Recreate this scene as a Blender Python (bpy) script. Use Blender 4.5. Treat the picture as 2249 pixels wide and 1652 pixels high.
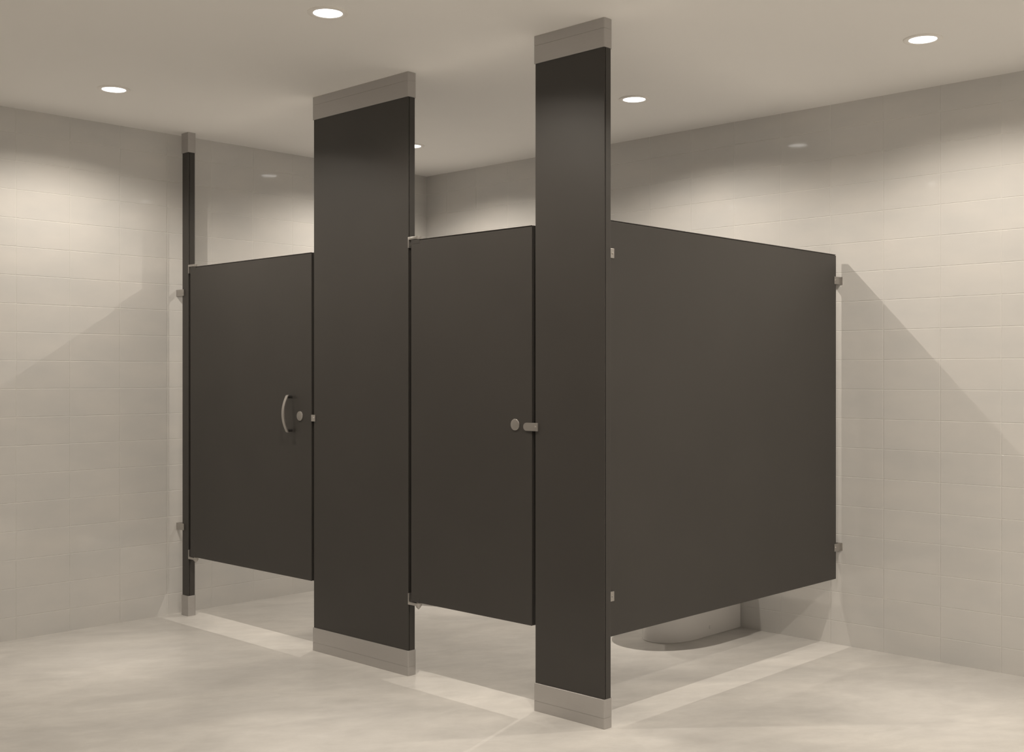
import bpy, bmesh, math
from mathutils import Vector

S = bpy.context.scene
C = S.collection
for o in list(bpy.data.objects):
    bpy.data.objects.remove(o)

# ---------------------------------------------------------------- camera
cam_d = bpy.data.cameras.new('camera')
cam = bpy.data.objects.new('camera', cam_d); C.objects.link(cam)
cam.location = (5.3206, -4.7841, 1.2098)
cam.rotation_euler = (math.pi / 2, 0, 0.764837)
cam_d.sensor_fit = 'HORIZONTAL'; cam_d.sensor_width = 36.0
cam_d.lens = 2543.68 / 2249 * 36.0
cam_d.clip_start = 0.05
S.camera = cam

# ---------------------------------------------------------------- world, exposure, light levels
w = bpy.data.worlds.new('world'); S.world = w; w.use_nodes = True
w.node_tree.nodes['Background'].inputs[0].default_value = (0.9, 0.85, 0.8, 1)
w.node_tree.nodes['Background'].inputs[1].default_value = 0.0
S.view_settings.view_transform = 'Standard'
S.view_settings.look = 'None'
S.view_settings.gamma = 1.0
S.view_settings.use_curve_mapping = False
S.view_settings.exposure = 0.03
S.cycles.diffuse_bounces = 10
S.cycles.max_bounces = 14
LIGHT_W = 137.0
LIGHT_COL = (1.0, 0.90, 0.775)
SPOT_ANGLE = 160.0
SPOT_BLEND = 0.15
# photometric curve of the downlights: angle off the vertical -> relative intensity
BEAM = [(0, 0.92), (5, 0.80), (10, 0.54), (16, 0.36), (26, 0.275), (38, 0.245), (46, 0.232), (53, 0.207), (61, 0.149), (66, 0.09), (71, 0.034), (75, 0.005), (77, 0.0)]
DISC_STRENGTH = 5.0
H = 2.438

# ---------------------------------------------------------------- materials
def mat(name):
    m = bpy.data.materials.new(name); m.use_nodes = True
    return m, m.node_tree, m.node_tree.nodes['Principled BSDF']

def ramp(nt, fac, stops):
    r = nt.nodes.new('ShaderNodeValToRGB')
    e = r.color_ramp.elements
    e[0].position, e[0].color = stops[0][0], (*stops[0][1], 1)
    e[1].position, e[1].color = stops[-1][0], (*stops[-1][1], 1)
    for p, c in stops[1:-1]:
        n = e.new(p); n.color = (*c, 1)
    nt.links.new(fac, r.inputs[0])
    return r.outputs[0]

TW, TH = 0.25465, 0.130743

def tile_material(name, axis, off):
    """glazed wall tile, stacked joints; axis = horizontal world axis, off = position of one joint"""
    m, nt, b = mat(name)
    N, L = nt.nodes.new, nt.links.new
    geo = N('ShaderNodeNewGeometry'); sep = N('ShaderNodeSeparateXYZ'); L(geo.outputs['Position'], sep.inputs[0])
    comb = N('ShaderNodeCombineXYZ')
    ax = N('ShaderNodeMath'); ax.operation = 'ADD'; ax.inputs[1].default_value = -off + 40 * TW
    az = N('ShaderNodeMath'); az.operation = 'ADD'; az.inputs[1].default_value = -0.10421 + 4 * TH
    L(sep.outputs[axis], ax.inputs[0]); L(sep.outputs['Z'], az.inputs[0])
    L(ax.outputs[0], comb.inputs[0]); L(az.outputs[0], comb.inputs[1])
    br = N('ShaderNodeTexBrick')
    br.offset = 0; br.squash = 1
    br.inputs['Scale'].default_value = 1
    br.inputs['Brick Width'].default_value = TW
    br.inputs['Row Height'].default_value = TH
    br.inputs['Mortar Size'].default_value = 0.0023
    br.inputs['Mortar Smooth'].default_value = 0.6
    br.inputs['Bias'].default_value = 0
    br.inputs['Color1'].default_value = (0.685, 0.678, 0.665, 1)
    br.inputs['Color2'].default_value = (0.70, 0.693, 0.68, 1)
    br.inputs['Mortar'].default_value = (0.78, 0.773, 0.755, 1)
    L(comb.outputs[0], br.inputs['Vector'])
    # cloudy glaze
    n1 = N('ShaderNodeTexNoise'); n1.inputs['Scale'].default_value = 3.2; n1.inputs['Detail'].default_value = 4
    mp = N('ShaderNodeMapping'); mp.inputs['Scale'].default_value = (1, 1, 2.4)
    L(geo.outputs['Position'], mp.inputs[0]); L(mp.outputs[0], n1.inputs['Vector'])
    cl = ramp(nt, n1.outputs[0], [(0.3, (0.945, 0.95, 0.955)), (0.7, (1.03, 1.02, 1.01))])
    mix = N('ShaderNodeMix'); mix.data_type = 'RGBA'; mix.blend_type = 'MULTIPLY'; mix.inputs[0].default_value = 1
    L(br.outputs['Color'], mix.inputs[6]); L(cl, mix.inputs[7])
    L(mix.outputs[2], b.inputs['Base Color'])
    # joint groove + slow waviness
    inv = N('ShaderNodeMath'); inv.operation = 'SUBTRACT'; inv.inputs[0].default_value = 1
    L(br.outputs['Fac'], inv.inputs[1])
    bp = N('ShaderNodeBump'); bp.inputs['Strength'].default_value = 0.8; bp.inputs['Distance'].default_value = 0.0015
    L(inv.outputs[0], bp.inputs['Height'])
    n2 = N('ShaderNodeTexNoise'); n2.inputs['Scale'].default_value = 14; n2.inputs['Detail'].default_value = 2
    L(geo.outputs['Position'], n2.inputs['Vector'])
    bp2 = N('ShaderNodeBump'); bp2.inputs['Strength'].default_value = 0.16; bp2.inputs['Distance'].default_value = 0.0006
    L(n2.outputs[0], bp2.inputs['Height']); L(bp.outputs[0], bp2.inputs['Normal'])
    L(bp2.outputs[0], b.inputs['Normal'])
    rg = N('ShaderNodeMapRange'); rg.inputs[3].default_value = 0.055; rg.inputs[4].default_value = 0.5
    L(br.outputs['Fac'], rg.inputs[0]); L(rg.outputs[0], b.inputs['Roughness'])
    b.inputs['IOR'].default_value = 1.45
    return m

def floor_material():
    m, nt, b = mat('polished_concrete')
    N, L = nt.nodes.new, nt.links.new
    geo = N('ShaderNodeNewGeometry')
    mp = N('ShaderNodeMapping'); mp.vector_type = 'TEXTURE'; mp.inputs['Rotation'].default_value = (0, 0, math.radians(60)); mp.inputs['Scale'].default_value = (1.35, 0.75, 1)
    L(geo.outputs['Position'], mp.inputs[0])
    def noise(sc, det, rough, dist=0.0, src=mp.outputs[0]):
        n = N('ShaderNodeTexNoise'); n.inputs['Scale'].default_value = sc; n.inputs['Detail'].default_value = det
        n.inputs['Roughness'].default_value = rough; n.inputs['Distortion'].default_value = dist
        L(src, n.inputs['Vector']); return n.outputs[0]
    a = noise(1.5, 9, 0.60, 0.7)
    c1 = ramp(nt, a, [(0.30, (0.56, 0.55, 0.537)), (0.5, (0.665, 0.653, 0.632)), (0.70, (0.775, 0.757, 0.728))])
    bnz = noise(7.0, 9, 0.72, 0.3)
    c2 = ramp(nt, bnz, [(0.3, (0.89, 0.885, 0.88)), (0.7, (1.06, 1.06, 1.06))])
    mix = N('ShaderNodeMix'); mix.data_type = 'RGBA'; mix.blend_type = 'MULTIPLY'; mix.inputs[0].default_value = 1
    L(c1, mix.inputs[6]); L(c2, mix.inputs[7]); L(mix.outputs[2], b.inputs['Base Color'])
    r = N('ShaderNodeMapRange'); r.inputs[3].default_value = 0.24; r.inputs[4].default_value = 0.42
    L(a, r.inputs[0]); L(r.outputs[0], b.inputs['Roughness'])
    b.inputs['IOR'].default_value = 1.4
    bp = N('ShaderNodeBump'); bp.inputs['Strength'].default_value = 0.15; bp.inputs['Distance'].default_value = 0.002
    L(bnz, bp.inputs['Height']); L(bp.outputs[0], b.inputs['Normal'])
    return m

def simple(name, col, rough, metal=0.0, noise_amt=0.03, scale=6.0, stretch=(1, 1, 1), ior=1.45):
    m, nt, b = mat(name)
    N, L = nt.nodes.new, nt.links.new
    geo = N('ShaderNodeNewGeometry'); mp = N('ShaderNodeMapping'); mp.inputs['Scale'].default_value = stretch
    L(geo.outputs['Position'], mp.inputs[0])
    n = N('ShaderNodeTexNoise'); n.inputs['Scale'].default_value = scale; n.inputs['Detail'].default_value = 3
    L(mp.outputs[0], n.inputs['Vector'])
    lo = tuple(c * (1 - noise_amt) for c in col); hi = tuple(c * (1 + noise_amt) for c in col)
    L(ramp(nt, n.outputs[0], [(0.3, lo), (0.7, hi)]), b.inputs['Base Color'])
    b.inputs['Roughness'].default_value = rough
    b.inputs['Metallic'].default_value = metal
    b.inputs['IOR'].default_value = ior
    return m

M_WALL_L = tile_material('glazed_tile_left', 'Y', -0.99804)
M_WALL_B = tile_material('glazed_tile_back', 'X', 0.18119)
M_FLOOR = floor_material()
M_CEIL = simple('ceiling_paint', (0.96, 0.95, 0.935), 0.9, noise_amt=0.01, scale=2)
M_DARK = simple('charcoal_enamel', (0.052, 0.048, 0.0445), 0.44, noise_amt=0.04, scale=3)
M_STEEL = simple('brushed_steel', (0.49, 0.475, 0.465), 0.36, 0.55, 0.02, 30, (1, 1, 20))
M_HW = simple('satin_chrome', (0.50, 0.48, 0.46), 0.34, 0.85, 0.03, 40)
M_BLACK = simple('black_rubber', (0.03, 0.028, 0.026), 0.5)
M_PORC = simple('white_porcelain', (0.90, 0.885, 0.875), 0.14, 0, 0.01)
M_TRIM = simple('white_trim', (0.95, 0.93, 0.90), 0.6, 0, 0.01)

def emit_mat(name, col, s):
    m = bpy.data.materials.new(name); m.use_nodes = True
    nt = m.node_tree; nt.nodes.clear()
    e = nt.nodes.new('ShaderNodeEmission'); e.inputs[0].default_value = (*col, 1); e.inputs[1].default_value = s
    o = nt.nodes.new('ShaderNodeOutputMaterial'); nt.links.new(e.outputs[0], o.inputs[0])
    return m
M_LAMP = emit_mat('lamp_diffuser', (1.0, 0.97, 0.93), DISC_STRENGTH)

# ---------------------------------------------------------------- helpers
def box(bm, x0, x1, y0, y1, z0, z1, bev=0.0, seg=2):
    t = bmesh.new()
    bmesh.ops.create_cube(t, size=1)
    for v in t.verts:
        v.co = Vector(((x0 + x1) / 2 + v.co.x * (x1 - x0), (y0 + y1) / 2 + v.co.y * (y1 - y0), (z0 + z1) / 2 + v.co.z * (z1 - z0)))
    if bev:
        bmesh.ops.bevel(t, geom=t.edges[:], offset=bev, segments=seg, affect='EDGES', profile=0.5)
    merge(bm, t)

def merge(bm, t):
    me = bpy.data.meshes.new('tmp'); t.to_mesh(me); t.free()
    bm.from_mesh(me); bpy.data.meshes.remove(me)

def loft(bm, rings, cap=True):
    """rings: list of closed loops of equal length"""
    t = bmesh.new()
    vs = [[t.verts.new(p) for p in r] for r in rings]
    n = len(rings[0])
    for a, b in zip(vs, vs[1:]):
        for i in range(n):
            t.faces.new((a[i], a[(i + 1) % n], b[(i + 1) % n], b[i]))
    if cap:
        t.faces.new(vs[0][::-1]); t.faces.new(vs[-1])
    bmesh.ops.recalc_face_normals(t, faces=t.faces[:])
    merge(bm, t)

def cyl(bm, c, axis, r, l, seg=32, bev=0.0, r2=None):
    """cylinder starting at c and running l along axis; bevelled far end"""
    r2 = r if r2 is None else r2
    ax = Vector(axis).normalized()
    u = ax.orthogonal().normalized(); v = ax.cross(u)
    def ring(rr, d):
        return [Vector(c) + ax * d + (u * math.cos(2 * math.pi * i / seg) + v * math.sin(2 * math.pi * i / seg)) * rr for i in range(seg)]
    rings = [ring(r, 0)]
    if bev:
        for k in range(4):
            a = k / 3 * math.pi / 2
            rings.append(ring(r2 - bev + bev * math.cos(a), l - bev + bev * math.sin(a)))
    else:
        rings.append(ring(r2, l))
    loft(bm, rings)

def obj(name, bm, m, parent=None, smooth=False, label=None):
    me = bpy.data.meshes.new(name); bm.to_mesh(me); bm.free()
    me.materials.append(m)
    for p in me.polygons:
        p.use_smooth = smooth
    o = bpy.data.objects.new(name, me); C.objects.link(o)
    if smooth:
        md = o.modifiers.new('edge', 'EDGE_SPLIT'); md.split_angle = math.radians(35)
    if parent:
        o.parent = parent
        o.matrix_parent_inverse = parent.matrix_world.inverted()
    if label:
        o['label'] = label
    return o

def thing(name, label, cat, loc, group=None):
    o = bpy.data.objects.new(name, None); C.objects.link(o)
    o.location = loc; o.empty_display_size = 0.05
    o['label'] = label; o['category'] = cat
    if group: o['group'] = group
    bpy.context.view_layer.update()
    return o

def struct(name, bm, m):
    o = obj(name, bm, m); o['kind'] = 'structure'; return o

def NB(): return bmesh.new()

# ---------------------------------------------------------------- room
X1, Y0 = 6.6, -6.1
b = NB(); box(b, -0.1, X1 + 0.1, Y0 - 0.1, 0.1, -0.1, 0); struct('floor', b, M_FLOOR)
b = NB(); box(b, -0.1, X1 + 0.1, Y0 - 0.1, 0.1, H, H + 0.1); struct('ceiling', b, M_CEIL)
b = NB(); box(b, -0.1, 0, Y0, 0, 0, H); struct('wall_left', b, M_WALL_L)
b = NB(); box(b, -0.1, X1 + 0.1, 0, 0.1, 0, H); struct('wall_back', b, M_WALL_B)
b = NB(); box(b, X1, X1 + 0.1, Y0, 0, 0, H); struct('wall_right', b, M_WALL_L)
b = NB(); box(b, -0.1, X1 + 0.1, Y0 - 0.1, Y0, 0, H); struct('wall_front', b, M_WALL_B)

# ---------------------------------------------------------------- recessed downlights
def make_downlight():
    t = thing('downlight', '', 'ceiling light', (0, 0, H))
    # trim ring, revolved profile (r, z below the ceiling)
    prof = [(0.0685, 0.0), (0.0685, -0.0035), (0.066, -0.005), (0.053, -0.005), (0.0492, -0.003), (0.0492, 0.0)]
    b = NB(); seg = 64
    rings = [[Vector((r * math.cos(2 * math.pi * i / seg), r * math.sin(2 * math.pi * i / seg), H + z)) for i in range(seg)] for r, z in prof]
    loft(b, rings, cap=False)
    obj('trim_ring', b, M_TRIM, t, True)
    b = NB(); cyl(b, (0, 0, H), (0, 0, -1), 0.0488, 0.0025, 64)
    obj('lamp_diffuser', b, M_LAMP, t)
    ld = bpy.data.lights.new('lamp', 'SPOT')
    ld.energy = LIGHT_W; ld.color = LIGHT_COL
    ld.spot_size = math.radians(SPOT_ANGLE); ld.spot_blend = SPOT_BLEND
    ld.shadow_soft_size = 0.004
    ld.use_nodes = True
    nt = ld.node_tree; em = nt.nodes['Emission']
    tc = nt.nodes.new('ShaderNodeTexCoord'); sp = nt.nodes.new('ShaderNodeSeparateXYZ')
    nt.links.new(tc.outputs['Normal'], sp.inputs[0])
    ab = nt.nodes.new('ShaderNodeMath'); ab.operation = 'ABSOLUTE'; nt.links.new(sp.outputs['Z'], ab.inputs[0])
    r = nt.nodes.new('ShaderNodeValToRGB'); r.color_ramp.interpolation = 'LINEAR'
    stops = sorted((math.cos(math.radians(a)), v) for a, v in BEAM)
    e = r.color_ramp.elements
    e[0].position, e[0].color = stops[0][0], (stops[0][1],) * 3 + (1,)
    e[1].position, e[1].color = stops[-1][0], (stops[-1][1],) * 3 + (1,)
    for p, v in stops[1:-1]:
        k = e.new(p); k.color = (v, v, v, 1)
    nt.links.new(ab.outputs[0], r.inputs[0]); nt.links.new(r.outputs[0], em.inputs['Strength'])
    lo = bpy.data.objects.new('lamp', ld); C.objects.link(lo); lo.parent = t
    lo.location = (0, 0, -0.012)
    return t

proto = make_downlight()
G_IN = 'downlights in the tiled ceiling'
lights = [
    (2.1627, -2.392, 'round recessed downlight at the top edge of the picture, above the widest pilaster'),
    (0.66, -2.388, 'round recessed downlight farthest left, in front of the narrow wall pilaster'),
    (3.4794, -0.704, 'round recessed downlight farthest right, near the back wall'),
    (2.157, -0.705, 'round recessed downlight just right of the tall corner pilaster, over the toilet stall'),
    (0.66, -0.70, 'round recessed downlight mostly hidden behind the right edge of the wide centre pilaster'),
]
hidden = [(3.4794, -2.39), (4.97, -0.705), (4.97, -2.39), (4.97, -4.08)]  # first is inferred from a floor shadow; the rest are added as fill light
def copy_thing(o, loc):
    c = o.copy(); C.objects.link(c); c.location = loc
    for ch in list(o.children):
        d = ch.copy(); C.objects.link(d); d.parent = c
        d.matrix_parent_inverse = ch.matrix_parent_inverse.copy()
    return c
allp = [(x, y, l, G_IN) for x, y, l in lights] + [(x, y, 'round recessed downlight outside the picture, in rows extended to add fill light', 'downlights outside the picture') for x, y in hidden]
for i, (x, y, l, g) in enumerate(allp):
    if i == 0: continue
    c = copy_thing(proto, (x, y, H)); c['label'] = l; c['group'] = g
proto.location = (allp[0][0], allp[0][1], H); proto['label'] = allp[0][2]; proto['group'] = G_IN

# ---------------------------------------------------------------- partition slabs
YF, YB = -1.7045, -1.6650          # pilaster front and back faces

def slab(bm, along, a0, a1, f, t, z0, z1, face_lines=True):
    """sheet-steel slab: thin front skin, seam all round behind it, body.
    along='x': runs a0..a1 in x, outer face at y=f, body towards +y.
    along='y': runs a0..a1 in y, outer face at x=f, body towards -x."""
    def bx(u0, u1, d0, d1, za, zb, bev=0.0):
        if along == 'x': box(bm, u0, u1, f + d0, f + d1, za, zb, bev)
        else: box(bm, f - d1, f - d0, u0, u1, za, zb, bev)
    if face_lines:
        bx(a0, a1, 0, 0.0035, z0, z1 - 0.0050, 0.0006)
        bx(a0 + 0.001, a1 - 0.001, 0.0002, 0.0035, z1 - 0.0022, z1, 0.0005)
    else:
        bx(a0, a1, 0, 0.0035, z0, z1, 0.0008)
    bx(a0 + 0.003, a1 - 0.003, 0.0033, 0.0072, z0 + 0.002, z1 - 0.002)
    bx(a0, a1, 0.007, t, z0, z1, 0.002)

def rrect(x0, x1, y0, y1, r, z, n=6, rf=None):
    rf = r if rf is None else rf
    pts = []
    for cx, cy, a, rr in ((x1, y1, 0, r), (x0, y1, 1, r), (x0, y0, 2, rf), (x1, y0, 3, rf)):
        sx = -1 if cx == x1 else 1; sy = -1 if cy == y1 else 1
        for k in range(n + 1):
            th = (a + k / n) * math.pi / 2
            pts.append(Vector((cx + sx * rr + rr * math.cos(th), cy + sy * rr + rr * math.sin(th), z)))
    return pts

def shoe(bm, x0, x1, z0, z1, zs, up):
    """stainless shoe wrapped round the pilaster end, with one fine horizontal joint at zs"""
    e = 0.0042; o = (x0 - e, x1 + e * 0.6, YF - e, YB + e)
    def R(ins, z): return rrect(o[0] + ins, o[1] - ins, o[2] + ins, o[3] - ins, 0.0130 - ins, z, 10, 0.004)
    lo, hi = z0, z1
    loft(bm, [R(0.0006, lo), R(0, lo + 0.0006), R(0, zs - 0.0009), R(0.0009, zs - 0.0006), R(0.0009, zs + 0.0006), R(0, zs + 0.0009), R(0, hi - 0.0006), R(0.0006, hi)])

def screw(bm, c, axis, r=0.0042):
    cyl(bm, c, axis, r, 0.0022, 16, 0.001)
    cyl(bm, Vector(c) + Vector(axis) * 0.0022, axis, r * 0.4, 0.0003, 6)

def make_pilaster(label, x0, x1):
    t = thing('pilaster', label, 'partition pilaster', ((x0 + x1) / 2, (YF + YB) / 2, 0), 'floor to ceiling pilasters of the toilet stalls')
    b = NB()
    z0, z1 = 0.02, H - 0.02
    box(b, x0, x1, YF, YF + 0.0035, z0, z1, 0.0008)
    box(b, x0 + 0.003, x1 - 0.003, YF + 0.0033, YF + 0.0072, z0, z1)
    loft(b, [rrect(x0, x1, YF + 0.007, YB, 0.009, z, 8, 0.0006) for z in (z0, z1)])
    obj('pilaster_panel', b, M_DARK, t)
    b = NB(); shoe(b, x0, x1, 0.0, 0.1012, 0.0375, True)
    obj('floor_shoe', b, M_STEEL, t, True, 'brushed steel shoe wrapped around the pilaster foot')
    b = NB(); shoe(b, x0, x1, 2.3375, H, 2.4015, False)
    obj('ceiling_shoe', b, M_STEEL, t, True, 'brushed steel shoe wrapped around the pilaster top')
    return t

PL = (0.0495, 0.1080); PM = (1.1545, 1.7860); PR = (2.4825, 2.8040)
pl = make_pilaster('narrow charcoal pilaster beside the left tiled wall, floor to ceiling', *PL)
pm = make_pilaster('widest charcoal pilaster, between the two stall doors', *PM)
pr = make_pilaster('charcoal corner pilaster nearest the viewer, between door and side panel', *PR)

# left pilaster: wall brackets (angle brackets: leg on the wall, ear on the pilaster face)
for zc in (1.632, 0.446):
    b = NB()
    h = 0.0165
    box(b, 0, 0.003, YF - 0.006, YF + 0.03, zc - h, zc + h, 0.0006)
    box(b, 0.0, 0.069, YF - 0.006, YF - 0.0005, zc - h, zc + h, 0.0012)
    o = obj('wall_bracket', b, M_HW, pl, label='small satin metal wall bracket')
    s = NB(); screw(s, (0.06, YF - 0.006, zc), (0, -1, 0)); obj('screw', s, M_HW, o, True)

# ---------------------------------------------------------------- doors
DZ0, DZ1 = 0.3035, 1.7570
def hinge(t, xp, top):
    """pivot hinge: plate on the pilaster edge, arm over/under the door corner, pin with acorn"""
    s = 1 if top else -1
    ze = DZ1 if top else DZ0
    b = NB()
    za, zb = (ze - 0.031, ze + 0.0125) if top else (ze - 0.0145, ze + 0.031)
    box(b, xp + 0.0002, xp + 0.0052, YF - 0.003, YF + 0.026, za, zb, 0.0008)
    a0, a1 = (ze + 0.0015, ze + 0.0125) if top else (ze - 0.0145, ze - 0.0035)
    box(b, xp + 0.004, xp + 0.050, YF - 0.003, YF + 0.024, a0, a1, 0.0012)
    cyl(b, (xp + 0.050, YF + 0.0105, a0), (0, 0, 1), 0.0135, a1 - a0, 24)
    o = obj('hinge', b, M_HW, t, True, 'satin metal pivot hinge')
    b = NB()
    if top:
        cyl(b, (xp + 0.050, YF + 0.0105, ze - 0.002), (0, 0, 1), 0.009, 0.0045, 20)
        cyl(b, (xp + 0.050, YF + 0.0105, a1 - 0.001), (0, 0, 1), 0.007, 0.003, 20, 0.0015)
    else:
        cyl(b, (xp + 0.050, YF + 0.0105, ze + 0.001), (0, 0, -1), 0.009, 0.0055, 20)
        cyl(b, (xp + 0.050, YF + 0.0105, a0 + 0.001), (0, 0, -1), 0.0105, 0.006, 20)
        cyl(b, (xp + 0.050, YF + 0.0105, a0 - 0.0045), (0, 0, -1), 0.0105, 0.010, 20, 0, 0.0015)
    obj('hinge_pin', b, M_HW, o, True)
    # dark corner insert in the door that receives the pin
    b = NB()
    z0, z1 = (ze - 0.017, ze + 0.0006) if top else (ze - 0.0006, ze + 0.017)
    box(b, xp + 0.0172, xp + 0.068, YF - 0.0006, YF + 0.0256, z0, z1, 0.0005)
    obj('hinge_insert', b, M_DARK, o)

def make_door(label, x0, x1, xp, knob_x):
    t = thing('stall_door', label, 'stall door', ((x0 + x1) / 2, YF + 0.0125, DZ0), 'doors of the toilet stalls')
    b = NB(); slab(b, 'x', x0, x1, YF, 0.025, DZ0, DZ1)
    obj('door_panel', b, M_DARK, t)
    hinge(t, xp, True); hinge(t, xp, False)
    # black filler strip closing the hinge gap at the rear
    b = NB(); box(b, xp + 0.0004, x0 + 0.0002, YF + 0.0185, YF + 0.0215, DZ0 + 0.02, DZ1 - 0.02)
    obj('gap_strip', b, M_BLACK, t, label='black filler strip along the hinge gap')
    b = NB()
    cyl(b, (knob_x, YF + 0.0005, 1.031), (0, -1, 0), 0.0212, 0.0045, 48, 0.0012)
    o = obj('latch_disc', b, M_HW, t, True, 'round satin metal latch disc')
    b = NB()
    box(b, knob_x - 0.009, knob_x + 0.009, YF - 0.0046, YF - 0.0040, 1.0302, 1.0318)
    obj('coin_slot', b, M_HW, o)
    return t

d1 = make_door('wide charcoal stall door with a curved pull handle, left of the widest pilaster', PL[1] + 0.0172, PM[0] - 0.0172, PL[1], 1.0525)
d2 = make_door('narrower charcoal stall door without a handle, left of the corner pilaster', PM[1] + 0.0172, PR[0] - 0.0172, PM[1], 2.3825)

# door stop strip of the wide door, closing its latch gap at the rear
b = NB(); box(b, PM[0] - 0.0174, PM[0] - 0.0004, YF + 0.0185, YF + 0.0215, DZ0 + 0.02, DZ1 - 0.02)
obj('stop_strip', b, M_BLACK, d1, label='black stop strip along the latch gap')

# pull handle of the wide door: bowed flat bar on two dark posts
hx = 0.988
o = None
b = NB()
n = 24; rings = []
z0, z1 = 0.9575, 1.1235
for i in range(n + 1):
    u = i / n; z = z0 + (z1 - z0) * u
    s = 1 - (2 * u - 1) ** 2
    d = 0.0235 + 0.0225 * s
    # tangent in the y-z plane
    dd = 0.0225 * (-2 * (2 * u - 1) * 2) / (z1 - z0)
    nrm = Vector((0, -1, dd)).normalized()
    c = Vector((hx, YF - d, z)); wv = 0.0085
    t4 = 0.0032
    rings.append([c + Vector((-wv, 0, 0)) - nrm * t4, c + Vector((wv, 0, 0)) - nrm * t4, c + Vector((wv, 0, 0)) + nrm * t4, c + Vector((-wv, 0, 0)) + nrm * t4])
loft(b, rings)
ph = obj('pull_handle', b, M_HW, d1, True, 'bowed satin metal pull handle')
for zc in (z0 + 0.0075, z1 - 0.0075):
    b = NB(); cyl(b, (hx, YF + 0.001, zc), (0, -1, 0), 0.0068, 0.0255, 24)
    obj('handle_post', b, M_BLACK, ph, True, 'black handle post')

# latch keepers, fixed to the pilasters
b = NB()
box(b, 1.1400, 1.1680, YF - 0.0045, YF - 0.0003, 1.0095, 1.0385, 0.0008)
o = obj('latch_keeper', b, M_HW, pm, label='small square satin metal keeper')
s = NB(); screw(s, (1.1575, YF - 0.0045, 1.024), (0, -1, 0)); obj('screw', s, M_HW, o, True)
b = NB()
pts = []
zc, hh, xl, xr = 1.0252, 0.0146, 2.4265, 2.4980
for k in range(17):
    a = math.pi / 2 + k / 16 * math.pi
    pts.append((xl + hh + hh * math.cos(a), zc + hh * math.sin(a)))
pts += [(xr, zc - hh), (xr, zc + hh)]
loft(b, [[Vector((x, YF - d, z)) for x, z in pts] for d in (0.0004, 0.0052)])
box(b, 2.4660, xr + 0.0004, YF - 0.0066, YF - 0.0004, zc - hh - 0.0003, zc + hh + 0.0003, 0.001)
o = obj('latch_keeper', b, M_HW, pr, label='satin metal keeper with a rounded end over the door edge')
s = NB(); screw(s, (2.4875, YF - 0.0066, zc), (0, -1, 0)); obj('screw', s, M_HW, o, True)

# ---------------------------------------------------------------- side panel and hidden divider
def make_side_panel(label, xo, t_):
    yb, yf = -0.039, YB + 0.010
    t = thing('side_panel', label, 'partition panel', (xo - t_ / 2, (yb + yf) / 2, 0.301), 'side panels of the toilet stalls')
    b = NB(); slab(b, 'y', yf, yb, xo, t_, 0.3020, 1.7535)
    obj('partition_panel', b, M_DARK, t)
    for zc in (1.6375, 0.442):
        for wall in (True, False):
            b = NB(); h = 0.0170
            if wall: ya, yc, base = -0.057, 0.0, (-0.003, 0.0)
            else: ya, yc, base = YB + 0.0002, -1.6215, (YB + 0.0002, YB + 0.0032)
            for sx0, sx1 in ((xo, xo + 0.0032), (xo - t_ - 0.0032, xo - t_)):
                box(b, sx0, sx1, ya, yc, zc - h, zc + h, 0.0006)
            ex = 0.012 if wall else 0.004
            box(b, xo - t_ - ex, xo + ex, base[0], base[1], zc - h, zc + h, 0.0006)
            o = obj('stirrup_bracket', b, M_HW, t, label='small satin metal stirrup bracket')
            ys = -0.047 if wall else -1.6305
            s = NB(); screw(s, (xo + 0.0032, ys, zc), (1, 0, 0)); obj('screw', s, M_HW, o, True)
    return t
make_side_panel('large charcoal side panel running from the corner pilaster to the back wall', 2.7770, 0.030)

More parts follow.
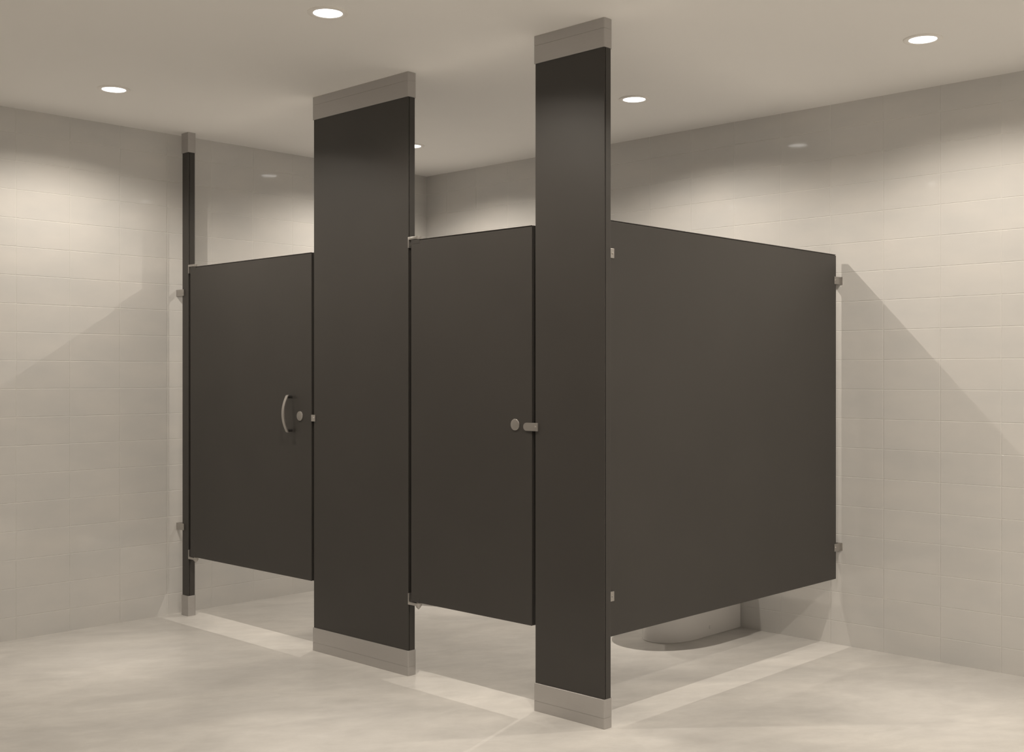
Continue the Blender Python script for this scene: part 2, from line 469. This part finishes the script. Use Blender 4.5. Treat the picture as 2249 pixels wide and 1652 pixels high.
# ---------------------------------------------------------------- toilet
def D(hw, yf, ys, yb, z, n=40, back=4):
    """D-shaped outline: straight sides from yb to ys, rounded front to yf"""
    pts = []
    for k in range(n + 1):
        a = k / n * math.pi
        e = 0.92
        c, s = math.cos(a), math.sin(a)
        pts.append(Vector((TX + hw * math.copysign(abs(c) ** e, c), ys - (ys - yf) * abs(s) ** e, z)))
    for k in range(1, back):
        pts.append(Vector((TX - hw, ys + (yb - ys) * k / back, z)))
    pts.append(Vector((TX - hw, yb, z))); pts.append(Vector((TX + hw, yb, z)))
    for k in range(1, back):
        pts.append(Vector((TX + hw, yb + (ys - yb) * k / back, z)))
    return pts
TX = 2.135
toilet = thing('toilet', 'white porcelain toilet seen below the large side panel, against the back wall', 'toilet', (TX, 0, 0), 'toilets against the back wall')
b = NB()
loft(b, [D(0.118, -0.551, -0.36, -0.002, 0.0), D(0.1205, -0.5545, -0.36, -0.002, 0.003), D(0.1205, -0.5545, -0.36, -0.002, 0.17), D(0.128, -0.565, -0.36, -0.002, 0.22),
         D(0.152, -0.60, -0.37, -0.002, 0.28), D(0.182, -0.66, -0.38, -0.002, 0.34), D(0.196, -0.695, -0.39, -0.002, 0.385), D(0.198, -0.70, -0.39, -0.002, 0.40), D(0.19, -0.69, -0.39, -0.002, 0.405)])
obj('toilet_bowl', b, M_PORC, toilet, True)
b = NB(); loft(b, [D(0.200, -0.705, -0.39, -0.20, 0.407), D(0.204, -0.71, -0.39, -0.20, 0.411), D(0.204, -0.71, -0.39, -0.20, 0.421), D(0.200, -0.705, -0.39, -0.20, 0.425)])
obj('toilet_seat', b, M_PORC, toilet, True)
b = NB(); loft(b, [D(0.200, -0.705, -0.39, -0.20, 0.427), D(0.203, -0.71, -0.39, -0.20, 0.431), D(0.203, -0.71, -0.39, -0.20, 0.440), D(0.17, -0.66, -0.39, -0.21, 0.450)])
obj('toilet_lid', b, M_PORC, toilet, True)
b = NB(); box(b, TX - 0.165, TX + 0.165, -0.175, -0.004, 0.40, 0.74, 0.015, 3); obj('tank', b, M_PORC, toilet, True)
b = NB(); box(b, TX - 0.17, TX + 0.17, -0.18, -0.002, 0.742, 0.77, 0.008, 3); obj('tank_lid', b, M_PORC, toilet, True)
b = NB(); cyl(b, (TX - 0.12, -0.174, 0.69), (0, -1, 0), 0.009, 0.012, 16); box(b, TX - 0.13, TX - 0.06, -0.19, -0.183, 0.683, 0.697, 0.003); obj('flush_lever', b, M_HW, toilet, True)
b = NB(); cyl(b, (TX + 0.1195, -0.262, 0.042), (1, 0, 0), 0.0075, 0.004, 20, 0.002); obj('bolt_cap', b, M_PORC, toilet, True)

t2 = copy_thing(toilet, (0.70, 0, 0))
t2['label'] = 'white porcelain toilet of the wider stall, hidden behind the doors and the widest pilaster'
